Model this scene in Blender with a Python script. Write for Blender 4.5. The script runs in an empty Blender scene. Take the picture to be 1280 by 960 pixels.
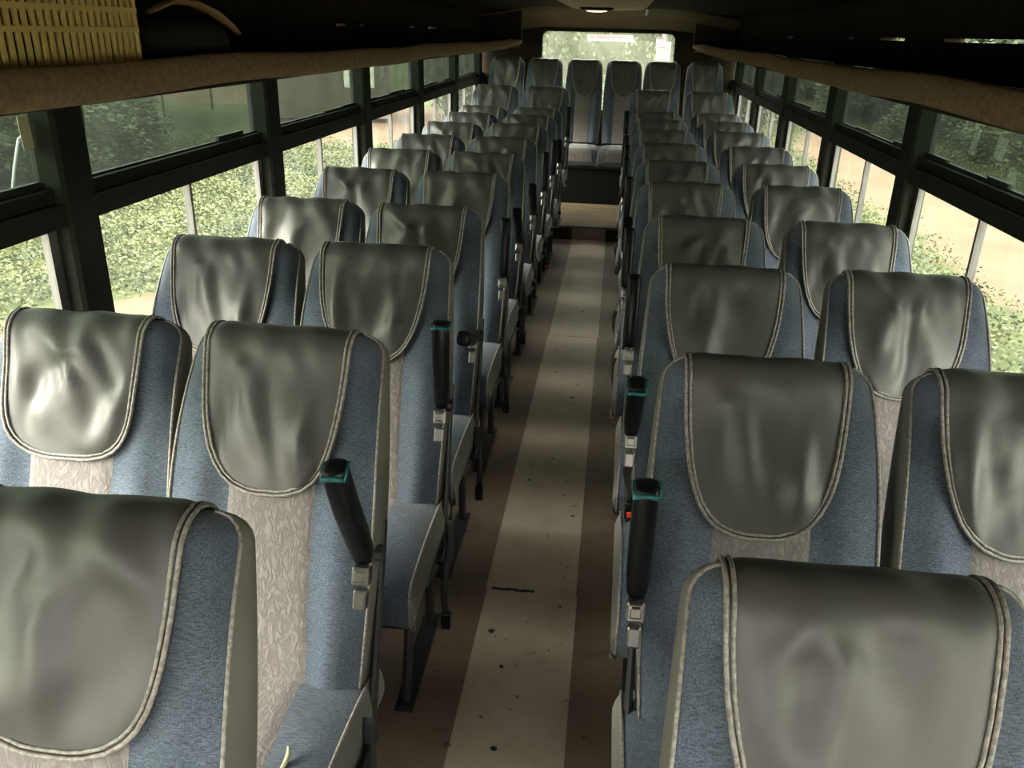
import bpy, math, random
from mathutils import Vector, Matrix, Euler
random.seed(7)
C = bpy.context.scene.collection
R = math.radians
sin, cos, pi, sqrt, exp = math.sin, math.cos, math.pi, math.sqrt, math.exp

# ------------------------------------------------------------------ camera
CZ = 1.70
p, yw, ro = R(22.905), R(6.319), R(1.51)
fw = Vector((-sin(yw)*cos(p), cos(yw)*cos(p), -sin(p)))
r0 = Vector((cos(yw), sin(yw), 0)); u0 = r0.cross(fw)
rr = cos(ro)*r0 + sin(ro)*u0; uu = -sin(ro)*r0 + cos(ro)*u0
cd = bpy.data.cameras.new('camera'); cam = bpy.data.objects.new('camera', cd); C.objects.link(cam)
M3 = Matrix((rr, uu, -fw)).transposed()
cam.matrix_world = Matrix.Translation((0, 0, CZ)) @ M3.to_4x4()
cd.sensor_width = 36; cd.lens = 1045.3/1280*36; cd.clip_start = .02; cd.clip_end = 500
bpy.context.scene.camera = cam

# ------------------------------------------------------------------ world, sun, exposure
SKY = 9.0
w = bpy.data.worlds.new('overcast_sky'); bpy.context.scene.world = w; w.use_nodes = True
nt = w.node_tree; bg = nt.nodes['Background']
tc = nt.nodes.new('ShaderNodeTexCoord'); sx = nt.nodes.new('ShaderNodeSeparateXYZ'); cr = nt.nodes.new('ShaderNodeValToRGB')
nt.links.new(tc.outputs['Generated'], sx.inputs[0]); nt.links.new(sx.outputs['Z'], cr.inputs[0]); nt.links.new(cr.outputs[0], bg.inputs[0])
e = cr.color_ramp.elements
e[0].position = 0; e[0].color = (1, .95, .84, 1); e[1].position = 1; e[1].color = (.92, .95, 1, 1)
bg.inputs[1].default_value = SKY
sl = bpy.data.lights.new('hazy_sun', 'SUN'); sl.energy = 9; sl.angle = R(32); sl.color = (1, .94, .82)
sun = bpy.data.objects.new('hazy_sun', sl); C.objects.link(sun)
sun.rotation_euler = Vector((-.78, -.38, .46)).to_track_quat('Z', 'Y').to_euler()
vs = bpy.context.scene.view_settings
vs.view_transform = 'Standard'; vs.look = 'None'; vs.gamma = 1; vs.use_curve_mapping = False
vs.exposure = 1.05
cyc = bpy.context.scene.cycles
cyc.max_bounces = 10; cyc.diffuse_bounces = 5; cyc.transparent_max_bounces = 24; cyc.transmission_bounces = 8
try: cyc.sample_clamp_indirect = 6
except Exception: pass

# ------------------------------------------------------------------ material helpers
def mat(name, col, rough=.6, metal=0, spec=.5, bump=None, var=None, sheen=0, coat=0):
    m = bpy.data.materials.new(name); m.use_nodes = True
    t = m.node_tree; b = t.nodes['Principled BSDF']
    b.inputs['Base Color'].default_value = (*col, 1); b.inputs['Roughness'].default_value = rough
    b.inputs['Metallic'].default_value = metal; b.inputs['Specular IOR Level'].default_value = spec
    if sheen: b.inputs['Sheen Weight'].default_value = sheen
    tcn = t.nodes.new('ShaderNodeTexCoord')
    if var:                              # (scale, col2, lo, hi[, stretch])
        mp = t.nodes.new('ShaderNodeMapping'); t.links.new(tcn.outputs['Object'], mp.inputs[0])
        if len(var) > 4: mp.inputs['Scale'].default_value = var[4]
        n = t.nodes.new('ShaderNodeTexNoise'); n.inputs['Scale'].default_value = var[0]; n.inputs['Detail'].default_value = 5
        t.links.new(mp.outputs[0], n.inputs[0])
        r = t.nodes.new('ShaderNodeValToRGB'); r.color_ramp.elements[0].position = var[2]; r.color_ramp.elements[1].position = var[3]
        r.color_ramp.elements[0].color = (*col, 1); r.color_ramp.elements[1].color = (*var[1], 1)
        t.links.new(n.outputs['Fac'], r.inputs[0]); t.links.new(r.outputs[0], b.inputs['Base Color'])
    if bump:                             # (scale, strength, distance)
        n2 = t.nodes.new('ShaderNodeTexNoise'); n2.inputs['Scale'].default_value = bump[0]; n2.inputs['Detail'].default_value = 4
        t.links.new(tcn.outputs['Object'], n2.inputs[0])
        bp = t.nodes.new('ShaderNodeBump'); bp.inputs['Strength'].default_value = bump[1]; bp.inputs['Distance'].default_value = bump[2]
        t.links.new(n2.outputs['Fac'], bp.inputs['Height']); t.links.new(bp.outputs[0], b.inputs['Normal'])
    return m

def denim():
    m = bpy.data.materials.new('blue_woven_fabric'); m.use_nodes = True
    t = m.node_tree; b = t.nodes['Principled BSDF']; L = t.links.new
    b.inputs['Roughness'].default_value = .85; b.inputs['Sheen Weight'].default_value = .15; b.inputs['Specular IOR Level'].default_value = .25
    tcn = t.nodes.new('ShaderNodeTexCoord'); outs = []
    for sc in ((900, 900, 45), (45, 500, 700)):
        mp = t.nodes.new('ShaderNodeMapping'); mp.inputs['Scale'].default_value = sc; L(tcn.outputs['Object'], mp.inputs[0])
        n = t.nodes.new('ShaderNodeTexNoise'); n.inputs['Scale'].default_value = 1; n.inputs['Detail'].default_value = 2; L(mp.outputs[0], n.inputs[0]); outs.append(n)
    ad = t.nodes.new('ShaderNodeMath'); ad.operation = 'ADD'; L(outs[0].outputs['Fac'], ad.inputs[0]); L(outs[1].outputs['Fac'], ad.inputs[1])
    r = t.nodes.new('ShaderNodeValToRGB'); r.color_ramp.elements[0].position = .62; r.color_ramp.elements[1].position = .99
    mu = t.nodes.new('ShaderNodeMath'); mu.operation = 'MULTIPLY'; mu.inputs[1].default_value = .8; L(ad.outputs[0], mu.inputs[0])
    r.color_ramp.elements[0].color = (.033, .044, .062, 1); r.color_ramp.elements[1].color = (.110, .135, .175, 1)
    L(mu.outputs[0], r.inputs[0])
    big = t.nodes.new('ShaderNodeTexNoise'); big.inputs['Scale'].default_value = 7; big.inputs['Detail'].default_value = 3; L(tcn.outputs['Object'], big.inputs[0])
    mr = t.nodes.new('ShaderNodeMapRange'); mr.inputs[1].default_value = .3; mr.inputs[2].default_value = .7; mr.inputs[3].default_value = .8; mr.inputs[4].default_value = 1.2; L(big.outputs['Fac'], mr.inputs[0])
    mx = t.nodes.new('ShaderNodeVectorMath'); mx.operation = 'SCALE'; L(r.outputs[0], mx.inputs[0]); L(mr.outputs[0], mx.inputs['Scale'])
    L(mx.outputs[0], b.inputs['Base Color'])
    bp = t.nodes.new('ShaderNodeBump'); bp.inputs['Strength'].default_value = .35; bp.inputs['Distance'].default_value = .001
    L(ad.outputs[0], bp.inputs['Height']); L(bp.outputs[0], b.inputs['Normal'])
    return m

def crinkle():
    m = bpy.data.materials.new('crinkled_grey_plush'); m.use_nodes = True
    t = m.node_tree; b = t.nodes['Principled BSDF']; L = t.links.new
    b.inputs['Roughness'].default_value = .7; b.inputs['Sheen Weight'].default_value = .3; b.inputs['Specular IOR Level'].default_value = .3
    tcn = t.nodes.new('ShaderNodeTexCoord')
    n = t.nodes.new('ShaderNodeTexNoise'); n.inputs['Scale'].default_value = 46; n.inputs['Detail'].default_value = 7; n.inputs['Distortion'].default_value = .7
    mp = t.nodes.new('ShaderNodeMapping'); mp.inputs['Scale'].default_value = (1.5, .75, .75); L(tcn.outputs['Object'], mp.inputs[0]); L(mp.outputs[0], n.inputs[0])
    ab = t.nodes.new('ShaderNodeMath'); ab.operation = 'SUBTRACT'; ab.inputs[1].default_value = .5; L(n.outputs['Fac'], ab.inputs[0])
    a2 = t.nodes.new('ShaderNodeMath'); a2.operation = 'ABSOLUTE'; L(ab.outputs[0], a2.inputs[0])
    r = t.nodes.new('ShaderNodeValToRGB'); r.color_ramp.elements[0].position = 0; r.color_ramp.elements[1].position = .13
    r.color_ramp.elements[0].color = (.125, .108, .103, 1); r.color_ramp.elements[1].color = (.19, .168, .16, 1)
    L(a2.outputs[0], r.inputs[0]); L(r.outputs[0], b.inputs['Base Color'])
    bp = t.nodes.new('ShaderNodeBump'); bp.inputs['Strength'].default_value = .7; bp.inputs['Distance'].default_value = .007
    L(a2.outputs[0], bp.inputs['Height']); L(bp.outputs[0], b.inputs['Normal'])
    return m

def glass(name, tint, gloss=.06, haze=0, hazecol=(.6, .65, .6)):
    m = bpy.data.materials.new(name); m.use_nodes = True
    t = m.node_tree; L = t.links.new; t.nodes.remove(t.nodes['Principled BSDF']); out = t.nodes['Material Output']
    tr = t.nodes.new('ShaderNodeBsdfTransparent'); tr.inputs[0].default_value = (*tint, 1)
    gl = t.nodes.new('ShaderNodeBsdfGlossy'); gl.inputs['Roughness'].default_value = .03
    lw = t.nodes.new('ShaderNodeLayerWeight'); lw.inputs[0].default_value = .5
    pw = t.nodes.new('ShaderNodeMath'); pw.operation = 'POWER'; pw.inputs[1].default_value = 5; L(lw.outputs['Facing'], pw.inputs[0])
    fr = t.nodes.new('ShaderNodeMath'); fr.operation = 'MULTIPLY_ADD'; fr.inputs[1].default_value = .45; fr.inputs[2].default_value = gloss*.33; L(pw.outputs[0], fr.inputs[0])
    ms = t.nodes.new('ShaderNodeMixShader'); L(fr.outputs[0], ms.inputs[0]); L(tr.outputs[0], ms.inputs[1]); L(gl.outputs[0], ms.inputs[2])
    last = ms
    if haze:
        df = t.nodes.new('ShaderNodeBsdfTranslucent'); df.inputs[0].default_value = (*hazecol, 1)
        tcn = t.nodes.new('ShaderNodeTexCoord'); n = t.nodes.new('ShaderNodeTexNoise'); n.inputs['Scale'].default_value = 3; n.inputs['Detail'].default_value = 6
        L(tcn.outputs['Object'], n.inputs[0])
        mr = t.nodes.new('ShaderNodeMapRange'); mr.inputs[1].default_value = .35; mr.inputs[2].default_value = .7; mr.inputs[3].default_value = haze*.6; mr.inputs[4].default_value = haze*1.5
        L(n.outputs['Fac'], mr.inputs[0])
        m2 = t.nodes.new('ShaderNodeMixShader'); L(mr.outputs[0], m2.inputs[0]); L(ms.outputs[0], m2.inputs[1]); L(df.outputs[0], m2.inputs[2]); last = m2
    L(last.outputs[0], out.inputs[0]); return m

M = {}
M['blue'] = denim(); M['plush'] = crinkle()
M['cover'] = mat('charcoal_vinyl', (.056, .053, .050), .47, spec=.5, bump=(300, .12, .0008), var=(2.5, (.070, .067, .062), .3, .7))
M['piping'] = mat('grey_piping', (.15, .135, .12), .5, var=(150, (.27, .25, .225), .4, .6), bump=(300, .15, .0006))
M['side'] = mat('taupe_vinyl', (.115, .11, .095), .5, bump=(240, .2, .001), var=(6, (.145, .14, .12), .3, .7))
M['black'] = mat('black_plastic', (.005, .006, .007), .35, spec=.25)
M['rub'] = mat('black_webbing', (.014, .014, .015), .7)
M['blackmetal'] = mat('black_painted_steel', (.02, .02, .022), .45, var=(30, (.06, .05, .045), .55, .75))
M['chrome'] = mat('worn_chrome', (.30, .285, .26), .35, metal=1, var=(40, (.25, .22, .2), .5, .7))
M['teal'] = mat('worn_teal_plastic', (.02, .16, .19), .4, var=(60, (.01, .03, .035), .5, .6))
M['red'] = mat('red_button', (.75, .06, .02), .4)
M['rust'] = mat('amber_buckle', (.35, .2, .07), .4)
M['frame'] = mat('dark_green_frame_paint', (.012, .015, .009), .8, spec=.15, var=(4, (.020, .023, .014), .3, .7))
M['alu'] = mat('weathered_aluminium', (.13, .125, .115), .5, metal=.3, var=(30, (.07, .06, .055), .45, .65, (1, 1, .15)))
M['carpet'] = mat('brown_carpet', (.22, .15, .08), .95, spec=.1, bump=(500, .8, .003), var=(60, (.32, .225, .13), .35, .65))
M['liner'] = mat('dark_headliner', (.028, .022, .015), .9, spec=.1, bump=(300, .5, .002), var=(8, (.042, .033, .022), .3, .7))
M['tan'] = mat('tan_ceiling_board', (.36, .27, .16), .7, var=(5, (.44, .34, .20), .3, .7))
M['tint'] = glass('tinted_glass', (.32, .36, .315), haze=.010, hazecol=(.8, .85, .8))
M['clear'] = glass('clear_glass', (.94, .96, .93), haze=.008)
M['rubber'] = mat('rubber_seal', (.012, .014, .011), .6)
M['benchbox'] = mat('matt_black_boxing', (.006, .006, .006), .9, spec=.08)
M['yellow'] = mat('yellow_crate_plastic', (.78, .58, .20), .5)
M['tape'] = mat('old_masking_tape', (.45, .43, .25), .7)
M['peel'] = mat('peeling_film', (.75, .78, .78), .3)

def floor_mat(name, c1, c2, stain=(.05, .04, .03)):
    m = bpy.data.materials.new(name); m.use_nodes = True
    t = m.node_tree; b = t.nodes['Principled BSDF']; L = t.links.new
    tcn = t.nodes.new('ShaderNodeTexCoord')
    n = t.nodes.new('ShaderNodeTexNoise'); n.inputs['Scale'].default_value = 4; n.inputs['Detail'].default_value = 8; n.inputs['Roughness'].default_value = .65; L(tcn.outputs['Object'], n.inputs[0])
    r = t.nodes.new('ShaderNodeValToRGB'); r.color_ramp.elements[0].position = .32; r.color_ramp.elements[1].position = .68
    r.color_ramp.elements[0].color = (*c1, 1); r.color_ramp.elements[1].color = (*c2, 1); L(n.outputs['Fac'], r.inputs[0])
    v = t.nodes.new('ShaderNodeTexNoise'); v.inputs['Scale'].default_value = 26; v.inputs['Detail'].default_value = 3; L(tcn.outputs['Object'], v.inputs[0])
    r2 = t.nodes.new('ShaderNodeValToRGB'); r2.color_ramp.elements[0].position = .68; r2.color_ramp.elements[1].position = .74
    r2.color_ramp.elements[0].color = (0, 0, 0, 1); r2.color_ramp.elements[1].color = (1, 1, 1, 1); L(v.outputs['Fac'], r2.inputs[0])
    mx = t.nodes.new('ShaderNodeMix'); mx.data_type = 'RGBA'; L(r2.outputs[0], mx.inputs[0]); L(r.outputs[0], mx.inputs[6]); mx.inputs[7].default_value = (*stain, 1)
    L(mx.outputs[2], b.inputs['Base Color'])
    r3 = t.nodes.new('ShaderNodeMapRange'); r3.inputs[3].default_value = .35; r3.inputs[4].default_value = .6; L(n.outputs['Fac'], r3.inputs[0]); L(r3.outputs[0], b.inputs['Roughness'])
    bp = t.nodes.new('ShaderNodeBump'); bp.inputs['Strength'].default_value = .15; bp.inputs['Distance'].default_value = .003; L(v.outputs['Fac'], bp.inputs['Height']); L(bp.outputs[0], b.inputs['Normal'])
    return m
M['floor'] = floor_mat('brown_floor_vinyl', (.145, .105, .073), (.235, .175, .122), (.04, .03, .02))
M['runner'] = floor_mat('pale_floor_sheet', (.40, .335, .25), (.56, .475, .365), (.10, .08, .06))
M['plank'] = mat('wood_grain_platform', (.13, .09, .055), .5, var=(3, (.26, .20, .13), .35, .65, (1, 9, 1)))

# ------------------------------------------------------------------ mesh helpers
class MB:
    def __init__(s): s.v = []; s.f = []; s.mi = []
    def box(s, x0, x1, y0, y1, z0, z1, m=None, bev=0, mi=0):
        i = len(s.v)
        if bev:
            b = bev; pts = []; 
            for z, zz in ((z0, 0), (z0+b, 1), (z1-b, 1), (z1, 0)):
                q = b*(1-zz)
                for (sx_, sy_) in ((0, 0), (1, 0), (1, 1), (0, 1)):
                    X = (x0 if sx_ == 0 else x1); Y = (y0 if sy_ == 0 else y1)
                    dx = 1 if sx_ == 0 else -1; dy = 1 if sy_ == 0 else -1
                    order = ((0, b), (b, 0)) if (sx_, sy_) in ((0, 0), (1, 1)) else ((b, 0), (0, b))
                    for ox, oy in order: pts.append((X+dx*max(ox, q*.6+ox*.5 if q else ox), Y+dy*max(oy, q*.6+oy*.5 if q else oy), z))
            s.v += [tuple(m @ Vector(a)) if m else a for a in pts]
            for k in range(3):
                for j in range(8): s.f.append((i+k*8+j, i+k*8+(j+1) % 8, i+(k+1)*8+(j+1) % 8, i+(k+1)*8+j))
            s.f.append(tuple(i+7-j for j in range(8))); s.f.append(tuple(i+24+j for j in range(8)))
        else:
            pts = [(x, y, z) for z in (z0, z1) for (x, y) in ((x0, y0), (x1, y0), (x1, y1), (x0, y1))]
            s.v += [tuple(m @ Vector(a)) if m else a for a in pts]
            for f in ((3, 2, 1, 0), (4, 5, 6, 7), (0, 1, 5, 4), (1, 2, 6, 5), (2, 3, 7, 6), (3, 0, 4, 7)): s.f.append(tuple(i+j for j in f))
        s.mi += [mi]*(len(s.f)-len(s.mi)); return s
    def tube(s, pts, r, n=6, flat=1.0, up=None, caps=True):
        pts = [Vector(a) for a in pts]; i0 = len(s.v); N = len(pts)
        rad = r if isinstance(r, (list, tuple)) else [r]*N
        prev = up or Vector((0, 0, 1))
        for k, P in enumerate(pts):
            d = (pts[min(k+1, N-1)]-pts[max(k-1, 0)])
            if d.length < 1e-9: d = Vector((0, 0, 1))
            d.normalize(); a = d.cross(prev)
            if a.length < 1e-4: a = d.cross(Vector((1, 0, 0)))
            if a.length < 1e-4: a = d.cross(Vector((0, 1, 0)))
            a.normalize(); b = a.cross(d).normalized()
            if up is None: prev = b
            for j in range(n):
                t = 2*pi*j/n; s.v.append(tuple(P+(a*cos(t)+b*sin(t)*flat)*rad[k]))
        for k in range(N-1):
            for j in range(n): s.f.append((i0+k*n+j, i0+k*n+(j+1) % n, i0+(k+1)*n+(j+1) % n, i0+(k+1)*n+j))
        if caps: s.f.append(tuple(i0+n-1-j for j in range(n))); s.f.append(tuple(i0+(N-1)*n+j for j in range(n)))
        s.mi += [0]*(len(s.f)-len(s.mi)); return s
    def grid(s, rows, close=False, mi=0, flip=False):
        i0 = len(s.v); nr = len(rows); nc = len(rows[0])
        for r_ in rows: s.v += [tuple(q) for q in r_]
        for k in range(nr-1):
            for j in range(nc if close else nc-1):
                j2 = (j+1) % nc; q = (i0+k*nc+j, i0+k*nc+j2, i0+(k+1)*nc+j2, i0+(k+1)*nc+j)
                s.f.append(q[::-1] if flip else q)
        s.mi += [mi]*(len(s.f)-len(s.mi)); return s
    def mesh(s, name, m, smooth=False):
        me = bpy.data.meshes.new(name); me.from_pydata(s.v, [], s.f); me.update()
        for a in (m if isinstance(m, (list, tuple)) else [m]): me.materials.append(a)
        if isinstance(m, (list, tuple)): me.polygons.foreach_set('material_index', s.mi)
        if smooth: me.polygons.foreach_set('use_smooth', [True]*len(me.polygons))
        return me
    def build(s, name, m, parent=None, smooth=False):
        return link(name, s.mesh(name, m, smooth), parent)
def link(name, me, parent=None):
    o = bpy.data.objects.new(name, me); C.objects.link(o); o.parent = parent; return o
def empty(name, loc=(0, 0, 0), rz=0):
    o = bpy.data.objects.new(name, None); C.objects.link(o); o.location = loc; o.rotation_euler.z = rz; o.empty_display_size = .1; return o
def tag(o, label, cat, group=None, kind=None):
    o['label'] = label; o['category'] = cat
    if group: o['group'] = group
    if kind: o['kind'] = kind
    return o
def struct(o, label=None):
    o['kind'] = 'structure'
    if label: o['label'] = label
    return o
def arc2(a, b, n): return [a+(b-a)*i/n for i in range(n+1)]

# ------------------------------------------------------------------ the bus shell
XL, XR = -1.40, 1.13
YF, YB = -1.6, 9.22
ZG = -1.0
struct(MB().box(XL, XR, YF, 7.38, -.05, 0).build('floor', M['floor']), 'brown vinyl bus floor')
fl = bpy.data.objects['floor']
prevx = 0
for i, (ya, yb, dx) in enumerate(((-1.6, 2.262, 0), (2.266, 4.79, -.004), (4.795, 7.378, .003))):
    rn = MB().box(-.315+dx, -.018+dx, ya, yb, 0, .0025).build('floor_sheet', M['runner'], fl)
# scuff and dirt marks on the runner
sc = MB()
for k in range(5):
    a = random.uniform(-.02, .02); sc.box(-.30+k*.025, -.27+k*.028, 2.258+a*.15, 2.27+a*.2, .0026, .0032)
sc.build('scuff_mark', M['rubber'], fl)
def disc(mb, x, y, z, r, n=9):
    i = len(mb.v); mb.v += [(x+r*cos(2*pi*j/n)*random.uniform(.75, 1.2), y+r*sin(2*pi*j/n)*random.uniform(.75, 1.2), z) for j in range(n)]
    mb.f.append(tuple(i+j for j in range(n))); mb.mi += [0]
sp = MB()
for (x, y, r) in ((-.12, 3.87, .012), (-.22, 1.9, .008), (-.1, 2.9, .006), (-.27, 2.05, .01), (-.2, 1.6, .009), (-.07, 2.2, .006), (-.17, 3.2, .007), (-.25, 3.0, .008), (-.1, 1.5, .006), (-.13, 5.3, .01), (-.06, 2.75, .007), (-.3, 1.35, .012), (-.23, 4.2, .008)):
    disc(sp, x, y, .0034, r)
sp.build('stain', M['rubber'], fl)
# rear platform
pl = MB().box(XL, XR, 7.38, YB, -.05, .12).build('floor_platform', M['plank']); struct(pl, 'raised wood-grain platform at the rear of the aisle'); pl.name = 'trim_1'
MB().box(-.62, .35, 7.355, 7.40, .108, .124).build('edge_strip', M['alu'], pl)
MB().box(-.60, -.32, 7.372, 7.379, 0, .108).build('riser_panel', M['liner'], pl)
MB().box(-.02, .30, 7.372, 7.379, 0, .108).build('riser_panel', M['liner'], pl)
MB().box(-.32, -.02, 7.374, 7.379, 0, .108).build('riser_panel', M['floor'], pl)

def side_wall(name, X, s):                      # s = outward direction
    mb = MB(); o = .07*s
    xa, xb = sorted((X, X+o))
    mb.box(xa, xb, YF, YB, -.3, .74)
    # band over the windows with the thin ventilation gaps
    mb.box(xa, xb, YF, YB, 1.585, 1.700)
    gaps = {-1: ((4.35, 4.5), (4.75, 4.85), (5.9, 6.1), (6.5, 6.8)), 1: ((2.5, 3.35), (3.8, 4.15), (4.6, 4.7), (6.2, 6.45))}[s]
    y = YF
    for a, b in gaps: mb.box(xa, xb, y, a, 1.700, 1.712); y = b
    mb.box(xa, xb, y, YB, 1.700, 1.712)
    mb.box(xa, xb, YF, YB, 1.712, 1.99)
    return struct(mb.build(name, M['liner']), 'dark lining of the bus side above and below the windows')
side_wall('wall_left', XL, -1); side_wall('wall_right', XR, 1)

def side_windows(X, s, pillars, wname):
    side = 'left' if s < 0 else 'right'
    xi = X-.0*s                                # inner face
    def bx(mb, d0, d1, *a, **k): xa, xb = sorted((X+d0*s, X+d1*s)); return mb.box(xa, xb, *a, **k)
    # mid rail, built as a stepped profile
    t = bx(MB(), -.012, .06, YF, YB, 1.205, 1.262); bx(t, .012, .06, YF, YB, 1.262, 1.298)
    t = struct(t.build('trim_2' if s < 0 else 'trim_3', M['frame']), 'dark painted mid rail of the %s bus windows' % side)
    for y in pillars:
        struct(bx(MB(), -.02, .065, y-.068, y+.068, .70, 1.60, bev=.01).build('trim_%d' % (10+len([o for o in bpy.data.objects if o.name.startswith('trim_')])), M['frame']), 'dark painted pillar between %s windows' % side)
    ys = [YF]+list(pillars)+[YB-.05]
    for i in range(len(ys)-1):
        a = ys[i]+(.068 if i else 0); b = ys[i+1]-(.068 if i < len(ys)-2 else 0)
        if b-a < .15: continue
        n = wname[0]; wname[0] += 1
        wi = struct(empty('window_%d' % n, (X+.03*s, (a+b)/2, .74)), 'bus side window on the %s' % side)
        def P(name, m, *args, **k):
            ob = bx(MB(), *args, **k).build(name, m); 
            for v in ob.data.vertices: v.co -= wi.location
            ob.parent = wi; return ob
        P('tinted_pane', M['tint'], .040, .044, a, b, 1.296, 1.60)
        mid = a+(b-a)*(.50)
        P('sliding_pane', M['clear'], .046, .050, a, mid+.01, .74, 1.207)
        P('sliding_pane', M['clear'], .030, .034, mid-.01, b, .74, 1.207)
        P('mullion', M['alu'], .028, .052, mid-.008, mid+.008, .74, 1.207)
        P('sash_frame', M['alu'], .024, .045, b-.036, b, .74, 1.207)
        P('sash_frame', M['alu'], .030, .055, a, a+.016, .74, 1.207)
        P('sill_track', M['alu'], .0, .06, a, b, .72, .75)
        # rubber seal with a torn, stepped edge
        sb = MB(); y = a; hh = .012
        while y < b:
            L_ = random.uniform(.12, .5); y2 = min(y+L_, b); hh = random.choice((.006, .012, .020, .016))
            bx(sb, .034, .047, y, y2, 1.296, 1.298+hh); y = y2
        ob = sb.build('rubber_seal', M['rubber'])
        for v in ob.data.vertices: v.co -= wi.location
        ob.parent = wi
wn = [1]
side_windows(XL, -1, [.70, 2.07, 3.42, 4.79, 6.17, 7.57, 8.9], wn)
side_windows(XR, 1, [.76, 2.11, 3.46, 4.79, 6.13, 7.45, 8.72], wn)

# roof: shallow arch with a tan board down the middle
XC = (XL+XR)/2
def roofz(x): a = abs(x-XC)/(XR-XC); return 1.930-.07*a**3.2
rows = []
for z_off in (0, .05):
    pass
mb = MB(); xs = arc2(XL-.07, XR+.07, 24)
mb.grid([[(x, y, roofz(x)) for x in xs] for y in (YF, YB+.05)], flip=True)
mb.grid([[(x, y, roofz(x)+.05) for x in xs] for y in (YF, YB+.05)])
struct(mb.build('ceiling', M['liner'], smooth=True), 'dark brown bus headliner')
def plate(pts, zf, th, name, m, parent=None, smooth=False):
    mb = MB(); n = len(pts); mb.v = [(x, y, zf(x)-th) for x, y in pts]+[(x, y, zf(x)-.0005) for x, y in pts]
    mb.f = [tuple(range(n)), tuple(range(2*n-1, n-1, -1))]+[(j, (j+1) % n, n+(j+1) % n, n+j) for j in range(n)]
    mb.mi = [0]*len(mb.f); return mb.build(name, m, parent, smooth)
cpts = [(XC-.33, YF+.1), (XC+.33, YF+.1)]+[(XC+.33*cos(t), 8.35+.60*sin(t)) for t in arc2(0, pi, 14)]
cp = plate(cpts, lambda x: 1.929, .026, 'ceiling_panel', M['tan']); tag(cp, 'tan rounded ceiling board above the aisle at the rear', 'ceiling panel')
# dome lamp
dl = empty('dome_lamp', (-.23, 8.0, 1.903)); tag(dl, 'small oval dome lamp on the tan ceiling board', 'lamp')
mb = MB(); mb.grid([[(q*.15*cos(t), q*.08*sin(t), zz) for t in arc2(0, 2*pi, 20)[:-1]] for q, zz in ((1.0, 0), (1.0, -.012), (.85, -.026), (.62, -.026))], close=True)
mb.build('bezel', M['black'], dl, True)
M['lampglass'] = mat('warm_lamp_lens', (.8, .75, .6), .3)
lb = M['lampglass'].node_tree.nodes['Principled BSDF']; lb.inputs['Emission Color'].default_value = (1, .85, .6, 1); lb.inputs['Emission Strength'].default_value = .9
mb = MB(); mb.grid([[(q*.095*cos(t), q*.05*sin(t), zz) for t in arc2(0, 2*pi, 20)[:-1]] for q, zz in ((1, -.026), (.8, -.034), (.4, -.038), (.01, -.039))], close=True)
mb.build('lens', M['lampglass'], dl, True)
gb = empty('grab_handle', (.20, 8.15, 1.903)); tag(gb, 'short pale grab handle under the ceiling, right of the dome lamp', 'handle')
MB().tube([(0, -.3, .0), (0, -.3, -.03), (.005, 0, -.035), (.01, .35, -.035), (.01, .35, .0)], .011, 8).build('bar', M['peel'], gb, True)
MB().box(-.02, .02, -.32, -.28, -.008, .005).build('bracket', M['black'], gb); MB().box(-.01, .03, .33, .37, -.008, .005).build('bracket', M['black'], gb)

# rear wall with window opening
WX0, WX1, WZ0, WZ1 = -.805, .545, .95, 1.715
def rrect(x0, x1, z0, z1, r, n=6):
    out = []
    for cx, cz, a in ((x1-r, z1-r, 0), (x0+r, z1-r, 90), (x0+r, z0+r, 180), (x1-r, z0+r, 270)):
        for k in range(n+1):
            t = R(a+90*k/n); out.append((cx+r*cos(t), cz+r*sin(t)))
    return out
inner = rrect(WX0, WX1, WZ0, WZ1, .07)
outer = []
for (x, z) in inner:
    dx, dz = x-(WX0+WX1)/2, z-1.3
    k = min(((XR+.05-(WX0+WX1)/2) if dx > 0 else ((WX0+WX1)/2-XL+.05))/max(abs(dx), 1e-6), (.72 if dz > 0 else 1.35)/max(abs(dz), 1e-6))
    outer.append(((WX0+WX1)/2+dx*k, 1.3+dz*k))
mb = MB()
mb.grid([[(x, YB-.02, z) for x, z in outer], [(x, YB-.02, z) for x, z in inner], [(x, YB+.05, z) for x, z in inner], [(x, YB+.05, z) for x, z in outer]], close=True)
# fill corners between outer polygon and walls
mb.box(XL-.07, XR+.07, YB, YB+.05, 1.735, 2.03); mb.box(XL-.07, WX0-.02, YB, YB+.05, -.1, 1.75); mb.box(WX1+.02, XR+.07, YB, YB+.05, -.1, 1.75); mb.box(WX0-.03, WX1+.03, YB, YB+.05, -.1, WZ0-.01)
struct(mb.build('wall_back', M['liner']), 'dark rear wall of the bus around the back window')
M['rearlin'] = mat('brown_rear_lining', (.10, .072, .036), .8, var=(6, (.14, .10, .055), .3, .7))
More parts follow.
